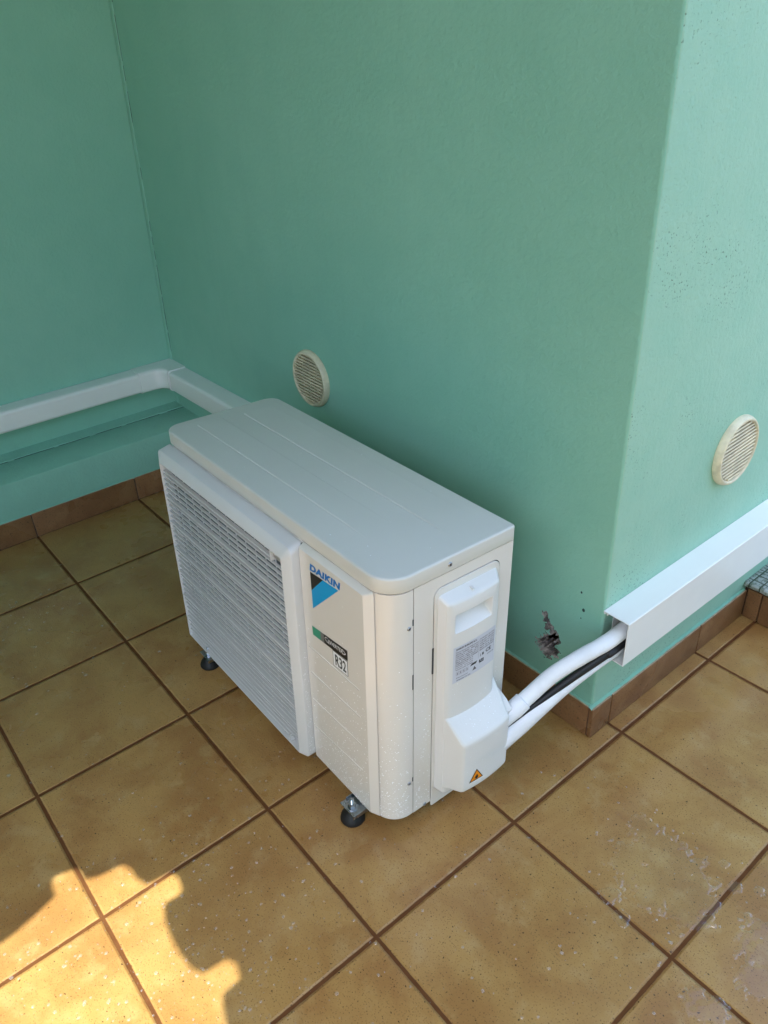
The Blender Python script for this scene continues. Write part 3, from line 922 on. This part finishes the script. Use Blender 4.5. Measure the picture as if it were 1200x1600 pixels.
box(bm, ox1 - 0.0340, ox1 - 0.0006, -0.0290, -0.0108, oz1 - 0.0165, oz1 - 0.0012); box(bm, ox1 - 0.037, ox1 - 0.0345, -0.0342, -0.0098, oz0 + 0.002, oz0 + 0.022); box(bm, ox1 - 0.0340, ox1 - 0.0006, -0.0290, -0.0108, oz1 - 0.0165, oz1 - 0.0012); box(bm, ox1 - 0.037, ox1 - 0.0345, -0.0342, -0.0098, oz1 - 0.023, oz1 - 0.0015)
U("grille_slats", bm, M_GRILL, None, grille)

bm = bmesh.new(); box(bm, gx1 + 0.0001, bx0 - 0.0001, -0.0035, 0.0005, 0.038, 0.541)  # dark strip painted as the shade between grille and fascia
U("seam_gap_shade", bm, M_DARK, None)

# ---- screws
def screw(loc, axis, rad=0.0042):
    bm = bmesh.new()
    Mx = {'x': Matrix.Rotation(R(90), 4, 'Y'), 'y': Matrix.Rotation(R(90), 4, 'X')}[axis]
    revolve(bm, [(rad, -0.0015), (rad, 0.0004), (rad * 0.9, 0.0014), (rad * 0.68, 0.0019), (rad * 0.60, 0.0019), (rad * 0.56, 0.0006)], n=20)
    for a in (25, 115):
        m4 = Matrix.Rotation(R(a), 4, 'Z')
        b2 = bmesh.new(); box(b2, -rad * 0.55, rad * 0.55, -rad * 0.13, rad * 0.13, 0.0005, 0.0010, mi=1)
        b2.transform(m4); me = bpy.data.meshes.new("t"); b2.to_mesh(me); b2.free(); bm.from_mesh(me); bpy.data.meshes.remove(me)
    bm.transform(Matrix.Translation(loc) @ Mx)
    U("screw", bm, [M_SCREW, M_BLACK], 40)
screw((0.0012, 0.127, 0.5595), 'x')
screw((-0.0008, 0.0445, 0.4720), 'x', 0.0038)
screw((-0.0008, 0.0445, 0.1200), 'x', 0.0038)
screw((-0.0008, 0.0820, 0.0375), 'x', 0.0038)
# seam slots between front panel and side panel
for b_ in ((-0.0016, -0.0004, 0.0516, 0.0538, 0.340, 0.372), (-0.0016, -0.0004, 0.0516, 0.0538, 0.474, 0.486), (-0.0016, -0.0004, 0.0516, 0.0538, 0.120, 0.130), (-0.0016, 0.0002, 0.0942, 0.0972, 0.350, 0.405)):
    bm = bmesh.new(); box(bm, *b_); U("seam_slot", bm, M_DARK, None)

# ---- printing
def poly(bm, pts, mi=0):
    bm.faces.new([bm.verts.new(p) for p in pts]).material_index = mi
FY = -0.0104
def fq(bm, pts, y=FY, mi=0): poly(bm, [(x, y, z) for x, z in pts], mi)
bm = bmesh.new()
A_, B_, C_ = (-0.1945, 0.5035), (-0.1120, 0.5095), (-0.1935, 0.4270)
mA = (A_[0] + (B_[0] - A_[0]) * 0.46, A_[1] + (B_[1] - A_[1]) * 0.46); mC = (A_[0] + (C_[0] - A_[0]) * 0.50, A_[1] + (C_[1] - A_[1]) * 0.50)
fq(bm, [mA, mC, C_, B_], mi=1); fq(bm, [A_, mC, mA], mi=0)
U("logo_triangle", bm, [M_BLACK, M_BLUE], None, fascia)
bm = bmesh.new()
S = [(-0.2015, 0.3845), (-0.0955, 0.3955), (-0.0960, 0.3730), (-0.2005, 0.3650)]
def lerp(a, b, t): return (a[0] + (b[0] - a[0]) * t, a[1] + (b[1] - a[1]) * t)
g1a, g1b = lerp(S[0], S[1], 0.24), lerp(S[3], S[2], 0.24)
g2a, g2b = lerp(S[0], S[1], 0.34), lerp(S[3], S[2], 0.34)
fq(bm, [S[0], g1a, g1b, S[3]], mi=0); fq(bm, [g1a, g2a, g2b, g1b], mi=2); fq(bm, [g2a, S[1], S[2], g2b], mi=1)
M_GG = simple("print_fade", (0.16, 0.17, 0.16), 0.35)
U("inverter_strip", bm, [M_GREEN, M_BLACK, M_GG], None, fascia)
bm = bmesh.new()   # open white swoosh ends on the strip
def stroke(bm, pts, w, y):
    for a, b in zip(pts, pts[1:]):
        d = Vector((b[0] - a[0], b[1] - a[1])); d.normalize(); nx, nz = -d.y * w / 2, d.x * w / 2
        fq(bm, [(a[0] - nx, a[1] - nz), (b[0] - nx, b[1] - nz), (b[0] + nx, b[1] + nz), (a[0] + nx, a[1] + nz)], y)
stroke(bm, [(-0.1530, 0.3855), (-0.1590, 0.3850), (-0.1620, 0.3820), (-0.1600, 0.3785), (-0.1555, 0.3765), (-0.148, 0.3765)], 0.0012, FY - 0.0002)
U("strip_ornament", bm, M_WHITE, None, fascia)
bm = bmesh.new()
stroke(bm, [(-0.1100, 0.3895), (-0.1040, 0.3870), (-0.1010, 0.3845), (-0.1050, 0.3815), (-0.1110, 0.3800)], 0.0014, FY - 0.0002)
U("strip_ornament", bm, M_WHITE, None, fascia)

def text_mesh(body, mapf, mat, name, parent, bold=0.0, shear=0.0, spacing=1.0):
    """text laid out in the unit square 0..1 x 0..1 and mapped by mapf(u, v) to local 3D"""
    cu = bpy.data.curves.new("text", 'FONT'); cu.body = body; cu.size = 1.0; cu.offset = bold; cu.shear = shear; cu.space_character = spacing
    cu.resolution_u = 3
    ob = bpy.data.objects.new("text_tmp", cu); COL.objects.link(ob)
    dg = bpy.context.evaluated_depsgraph_get(); dg.update()
    me = bpy.data.meshes.new_from_object(ob.evaluated_get(dg))
    bpy.data.objects.remove(ob); bpy.data.curves.remove(cu)
    xs_ = [v.co.x for v in me.vertices]; ys_ = [v.co.y for v in me.vertices]
    ax, bx, ay, by = min(xs_), max(xs_), min(ys_), max(ys_)
    for v in me.vertices: v.co = Vector(mapf((v.co.x - ax) / (bx - ax), (v.co.y - ay) / (by - ay)))
    me.materials.clear(); me.materials.append(mat)
    o = bpy.data.objects.new(name, me); COL.objects.link(o); o.parent = parent
    return o
def bil(tl, tr, br, bl, y=None, x=None):
    def f(u, v):
        a = (1 - u) * (1 - v) * bl[0] + u * (1 - v) * br[0] + u * v * tr[0] + (1 - u) * v * tl[0]
        b = (1 - u) * (1 - v) * bl[1] + u * (1 - v) * br[1] + u * v * tr[1] + (1 - u) * v * tl[1]
        return (a, y, b) if y is not None else (x, a, b)
    return f
text_mesh("DAIKIN", bil((-0.1950, 0.5205), (-0.1060, 0.5270), (-0.1060, 0.5120), (-0.1950, 0.5065), y=FY), M_WORD, "logo_word", fascia, bold=0.05, shear=0.12, spacing=1.05)
text_mesh("iNVERTER", bil((-0.1530, 0.3850), (-0.1090, 0.3890), (-0.1090, 0.3800), (-0.1530, 0.3770), y=FY - 0.0002), M_WHITE, "strip_word", fascia, bold=0.005, shear=0.15)
bm = bmesh.new()
Q4 = [(-0.1405, 0.3695), (-0.0965, 0.3715), (-0.0965, 0.3375), (-0.1400, 0.3350)]
fq(bm, Q4, mi=0)
cx_, cz_ = sum(p[0] for p in Q4) / 4, sum(p[1] for p in Q4) / 4
fq(bm, [(cx_ + (p[0] - cx_) * 0.945, cz_ + (p[1] - cz_) * 0.93) for p in Q4], FY - 0.00015, 1)
U("refrigerant_label", bm, [M_BLACK, M_WHITE], None, fascia)
text_mesh("R32", bil((-0.1335, 0.3650), (-0.1015, 0.3665), (-0.1015, 0.3425), (-0.1330, 0.3400), y=FY - 0.0003), M_BLACK, "refrigerant_word", fascia, bold=0.018)

# rating label on the cover (follows its bow)
def cx0(y): 
    u = (y - 0.167) / 0.059
    return 0.0205 + 0.0045 * (1 - min(1, u * u))
ly0, ly1, lz0, lz1 = 0.1205, 0.2195, 0.3285, 0.4060
def lab(u, v, off=0.0004):
    y = ly0 + (ly1 - ly0) * u
    return (cx0(y) + off, y, lz0 + (lz1 - lz0) * v)
# make the cover front carry the bow under the label: label is a thin bent sheet
bm = bmesh.new()
k = 16
vs = [[bm.verts.new(lab(i / k, v)) for v in (0, 1)] for i in range(k + 1)]
for a, b in zip(vs, vs[1:]): bm.faces.new((a[0], b[0], b[1], a[1]))
label = U("rating_label", bm, M_LABEL, 60, cover)
def lt(body, u0, u1, v0, v1, mat=M_GREY, bold=0.0, name="label_print"):
    o = text_mesh(body, lambda u, v: lab(u0 + (u1 - u0) * u, v0 + (v1 - v0) * v, 0.0007), mat, name, cover, bold)
    return o
parts = [("DAIKIN EUROPE N.V.", .06, .52, .905, .955, M_BLACK, .03)]
words = ["Zandvoordestraat 300, B-8400 Oostende", "MODEL  RXM35R9    SERIAL NO.", "220-240 V ~ 50 Hz     IP24", "COOLING  HEATING   kW  A", "PS HIGH 4.17 MPa  LOW 4.17", "MAX. OPERATING CURRENT", "COMPRESSOR  FAN MOTOR  W", "REFRIGERANT R32  0.76 kg", "GWP 675   tCO2eq 0.52", "SOUND LEVEL 58 dB(A)"]
v = .86
for i, wd in enumerate(words):
    parts.append((wd, .06, .56 if i < 6 else .44, v - .035, v, M_GREY, 0.02)); v -= .055
v = .90
for i, wd in enumerate(["RXM35R9  J012345", "2.50 kW  3.40 kW", "0.65 kW  0.71 kW", "NOM. 2.9 A  3.4 A", "MAX. 7.6 A  IPX4", "MADE IN CZECH REPUBLIC"]):
    parts.append((wd, .60, .96, v - .038, v, M_GREY, 0.02)); v -= .062
parts += [("CE", .76, .90, .40, .50, M_BLACK, .02), ("R32", .60, .72, .20, .30, M_BLACK, .05), ("Factory", .08, .34, .10, .135, M_GREY, .02), ("3P658519-2A", .08, .40, .03, .065, M_GREY, .02), ("2022", .80, .97, .31, .34, M_GREY, .02)]
prints = [lt(*(p[:5]), mat=p[5], bold=p[6]) for p in parts]
# all of the small print is one printed layer: join it by data
bm = bmesh.new()
for o in prints:
    mi = 1 if o.data.materials[0] == M_BLACK else 0
    st_ = len(bm.faces); bm.from_mesh(o.data); bm.faces.ensure_lookup_table()
    for f in bm.faces[st_:]: f.material_index = mi
    me = o.data; bpy.data.objects.remove(o); bpy.data.meshes.remove(me)
def lq(u0, u1, v0, v1, mi=0):
    poly(bm, [lab(u0, v0, .0006), lab(u1, v0, .0006), lab(u1, v1, .0006), lab(u0, v1, .0006)], mi)
for vv in (.885, .73, .60, .47): lq(.05, .97, vv, vv + .004)
for uu in (.05, .575, .968): lq(uu, uu + .003, .36, .885)
for i in range(4):
    u0 = .07 + i * .072; lq(u0, u0 + .055, .20, .205); lq(u0, u0 + .055, .285, .29); lq(u0, u0 + .003, .2, .29); lq(u0 + .052, u0 + .055, .2, .29); lq(u0 + .02, u0 + .035, .215, .27)
poly(bm, [lab(.44, .10, .0006), lab(.54, .10, .0006), lab(.49, .205, .0006)], 0)
poly(bm, [lab(.38, .26, .0006), lab(.52, .26, .0006), lab(.555, .32, .0006), lab(.42, .32, .0006)], 1)
lq(.62, .63, .38, .46, 1); lq(.67, .71, .39, .46, 1)
U("label_print", bm, [M_GREY, M_BLACK], None, label)

# flammability warning triangle on the hood
def hx(y):
    u = (y - 0.1755) / 0.0575
    return 0.0596 + 0.0050 * (1 - min(1, u * u)) + 0.0006
def tri(bm, s, off, mi):
    cy0, cz0 = 0.1490, 0.1235
    pts = [(cy0 - 0.0165 * s, cz0 - 0.0125 * s), (cy0 + 0.0165 * s, cz0 - 0.0125 * s), (cy0, cz0 + 0.0160 * s)]
    poly(bm, [(hx(y) + off, y, z) for y, z in pts], mi)
bm = bmesh.new(); tri(bm, 1, 0, 0); tri(bm, 0.80, 0.0003, 1)
fl = [(0, -.006), (.003, -.0045), (.0038, -.001), (.002, .0022), (.0012, .006), (-.0008, .003), (-.003, .0005), (-.0035, -.003)]
poly(bm, [(hx(0.1490 + a) + 0.0006, 0.1490 + a, 0.1210 + b) for a, b in fl], 0)
poly(bm, [(hx(0.149) + 0.0006, 0.1445, 0.1126), (hx(0.149) + 0.0006, 0.1535, 0.1126), (hx(0.149) + 0.0006, 0.1535, 0.1138), (hx(0.149) + 0.0006, 0.1445, 0.1138)], 0)
U("warning_triangle", bm, [M_BLACK, M_ORANGE], None, hood)

# ---- feet: galvanised bracket, bolt with nuts and a rubber cup; legs reach the world floor
def foot(lx, ly):
    base = unit.matrix_world @ Vector((lx, ly, 0))
    hgt = base.z        # local z=0 may sit above or below the floor
    z0 = -hgt
    bm = bmesh.new()
    x0, x1 = lx - 0.022, lx + 0.021
    s = -1 if ly < 0.1 else 1
    ya, yb = (ly - 0.013, ly + 0.075) if s < 0 else (ly - 0.075, ly + 0.013)
    zt = 0.0315
    box(bm, x0, x1, ya, yb, zt - 0.0018, zt, 0.0005)
    yc, yd = (ya + 0.014, yb) if s < 0 else (ya, yb - 0.014)
    box(bm, x0, x0 + 0.0018, yc, yd, zt + 0.0001, zt + 0.0045)
    box(bm, x1 - 0.0018, x1, ya if s < 0 else yc, yd if s < 0 else yb, zt - 0.009, zt - 0.0019)
    box(bm, x0 + 0.002, x1, (ya + 0.032) if s < 0 else ya, yb if s < 0 else (yb - 0.032), zt + 0.0001, zt + 0.0046, 0.0008)
    br = U("foot_bracket", bm, M_ZINC, 30)
    bm = bmesh.new()
    revolve(bm, [(0.0120, zt + 0.0003), (0.0120, zt + 0.0017), (0.0118, zt + 0.0019)], (lx, ly, 0), 28)
    revolve(bm, [(0.0078, zt + 0.0020), (0.0078, zt + 0.0065), (0.0070, zt + 0.0078)], (lx, ly, 0), 6)
    prof = []
    z = zt - 0.012
    while z < zt + 0.0200:
        prof += [(0.0041, z), (0.0035, z + 0.0006)]; z += 0.0012
    prof.append((0.0028, zt + 0.0210))
    revolve(bm, prof, (lx, ly, 0), 16)
    U("bolt", bm, M_ZINC, 30, br)
    bm = bmesh.new()
    revolve(bm, [(0.0225, z0 + 0.0004), (0.0236, z0 + 0.0025), (0.0234, z0 + 0.0060), (0.0214, z0 + 0.0120), (0.0165, z0 + 0.0190), (0.0120, z0 + 0.0240), (0.0100, zt - 0.0022)], (lx, ly, 0), 32)
    U("rubber_foot", bm, M_RUB, 50)
for lx, ly in ((-0.086, -0.024), (-0.655, -0.027), (-0.086, 0.296), (-0.655, 0.296)): foot(lx, ly)

# ---- rain drops on the casing: far too many to count
def dome(bm, c, nrm, r, h, k=7):
    nrm = Vector(nrm).normalized()
    a = nrm.orthogonal().normalized(); b = nrm.cross(a)
    c = Vector(c)
    ph = random.random() * 6
    e = random.uniform(0.85, 1.2)
    def rg(q, hh): return [bm.verts.new(c + a * q * math.cos(ph + 2 * math.pi * i / k) * e + b * q * math.sin(ph + 2 * math.pi * i / k) + nrm * hh) for i in range(k)]
    r0 = rg(r, 0); r1 = rg(r * 0.72, h * 0.65); t = bm.verts.new(c + nrm * h)
    for i in range(k):
        bm.faces.new((r0[i], r0[(i + 1) % k], r1[(i + 1) % k], r1[i])); bm.faces.new((r1[i], r1[(i + 1) % k], t))
bm = bmesh.new()
rnd = random.Random(11)
def dens(z, y=0.0): return max(0, min(1, (0.42 - z) / 0.34)) ** 1.6
def rs(): return 0.00035 + 0.0011 * rnd.random() ** 4
cnt = 0
for _ in range(9000):
    z = rnd.uniform(0.04, 0.50); w_ = rnd.random()
    if rnd.random() > dens(z) + 0.01: continue
    cl = noise.noise(Vector((w_ * 9, z * 22, 4)))
    if rnd.random() > 0.55 + cl: continue
    if w_ < 0.45:
        x = rnd.uniform(-0.222, -0.05)
        if rnd.random() > 0.35 + 0.65 * (x + 0.222) / 0.172: continue
        dome(bm, (x, -0.0101, z), (0, -1, 0), rs(), 0.0004)
    elif w_ < 0.68:
        a = rnd.random() * math.pi / 2
        dome(bm, (-0.045 + 0.044 * math.sin(a), 0.045 - 0.044 * math.cos(a), z), (math.sin(a), -math.cos(a), 0), rs(), 0.0004)
    elif w_ < 0.78: dome(bm, (-0.0010, rnd.uniform(0.058, 0.094), z), (1, 0, 0), rs(), 0.0004)
    elif w_ < 0.84: dome(bm, (-0.0010, rnd.uniform(0.247, 0.273), z), (1, 0, 0), rs(), 0.0004)
    elif w_ < 0.92: 
        y = rnd.uniform(0.120, 0.222)
        if 0.255 < z < 0.33: dome(bm, (cx0(y), y, z), (1, 0, 0), rs(), 0.0004)
    else: 
        y = rnd.uniform(0.124, 0.228)
        if 0.10 < z < 0.205: dome(bm, (hx(y) - 0.0007, y, z), (1, 0, 0), rs() * 0.8, 0.0004)
for _ in range(900):     # right bar of the grille
    z = rnd.uniform(0.05, 0.5)
    if rnd.random() < dens(z) * 0.5: dome(bm, (gx1, rnd.uniform(-0.022, -0.011), z), (1, 0, 0), rs(), 0.0004)
for _ in range(60): dome(bm, (rnd.uniform(-0.7, -0.02), rnd.uniform(0.02, 0.26), ZT + 0.0002), (0, 0, 1), rs() * 0.9, 0.0004)
for _ in range(160):     # hood slope
    t = rnd.random(); y = rnd.uniform(0.122, 0.230)
    dome(bm, (0.018 + 0.037 * t + 0.005 * t * (1 - ((y - .1755) / .0575) ** 2), y, 0.2555 - 0.0395 * t), (0.7, 0, 0.7), rs() * 0.8, 0.0004)
link_bm("rain_drops", bm, M_DROP, unit, 60, False)["kind"] = "stuff"

# ------------------------------------------------------------------ water on the floor
bm = bmesh.new()
blobs = [(1.885, 0.475, 0.055), (1.930, 0.455, 0.060), (1.965, 0.430, 0.045), (1.860, 0.425, 0.040), (1.915, 0.405, 0.040), (1.830, 0.500, 0.030), (1.985, 0.455, 0.022),
         (2.085, 0.455, 0.040), (2.120, 0.435, 0.038), (2.070, 0.480, 0.024), (2.100, 0.395, 0.024), (2.062, 0.300, 0.024), (2.085, 0.315, 0.020), (1.872, 0.345, 0.016), (1.905, 0.330, 0.013), (2.000, 0.520, 0.012), (1.965, 0.545, 0.009), (2.03, 0.545, 0.008)]
x0, x1, y0, y1, st_ = 1.78, 2.17, 0.26, 0.58, 0.0016
nx, ny = int((x1 - x0) / st_), int((y1 - y0) / st_)
def wf(x, y):
    f = -1
    for cx, cy, r_ in blobs:
        d = math.hypot(x - cx, y - cy) / r_
        if d < 2: f = max(f, 1 - d)
    if f < -0.95: return f
    return f + 0.50 * noise.noise(Vector((x * 42, y * 42, 2))) + 0.42 * noise.noise(Vector((x * 120, y * 120, 7)))
cache = {}
def wv(i, j):
    if (i, j) not in cache:
        x, y = x0 + i * st_, y0 + j * st_
        f = F[j][i]
        h = 0.0002 + 0.0017 * math.sqrt(max(0, min(1, f * 5.5)))
        h += 0.0004 * noise.noise(Vector((x * 70, y * 70, 1)))
        if f <= 0: h = 0.00005
        cache[(i, j)] = bm.verts.new((x, y, h))
    return cache[(i, j)]
F = [[wf(x0 + i * st_, y0 + j * st_) for i in range(nx + 1)] for j in range(ny + 1)]
for j in range(ny):
    for i in range(nx):
        if max(F[j][i], F[j][i + 1], F[j + 1][i], F[j + 1][i + 1]) > 0:
            fm = (F[j][i] + F[j][i + 1] + F[j + 1][i] + F[j + 1][i + 1]) / 4
            bm.faces.new((wv(i, j), wv(i + 1, j), wv(i + 1, j + 1), wv(i, j + 1))).material_index = 1 if fm < 0.10 and noise.noise(Vector((i * .05, j * .05, 0))) > -0.12 else 0
tag(link_bm("water_puddle", bm, [M_WATER, M_RIM], None, 180, False), kind="stuff")
bm = bmesh.new()
rnd = random.Random(5)
def splash(cx, cy, s, n, rmax=0.0028):
    for _ in range(n):
        x = rnd.gauss(cx, s); y = rnd.gauss(cy, s)
        if y > 0.595 or (x < 0.02): continue
        dome(bm, (x, y, 0.0001), (0, 0, 1), 0.0005 + rmax * rnd.random() ** 4, 0.0006 + 0.0006 * rnd.random(), 8)
splash(0.55, -0.10, 0.16, 160); splash(1.15, -0.05, 0.16, 260); splash(1.45, -0.10, 0.14, 260); splash(1.60, -0.25, 0.12, 420); splash(1.50, -0.35, 0.16, 600); splash(1.75, 0.05, 0.2, 200)
splash(0.35, -0.22, 0.10, 260, 0.0034); splash(0.7, -0.28, 0.14, 120, 0.004); splash(1.75, 0.35, 0.2, 120); splash(2.0, 0.4, 0.15, 160); splash(1.35, -0.45, 0.12, 200)
tag(link_bm("water_drops", bm, M_DROPF, None, 60, False), kind="stuff")
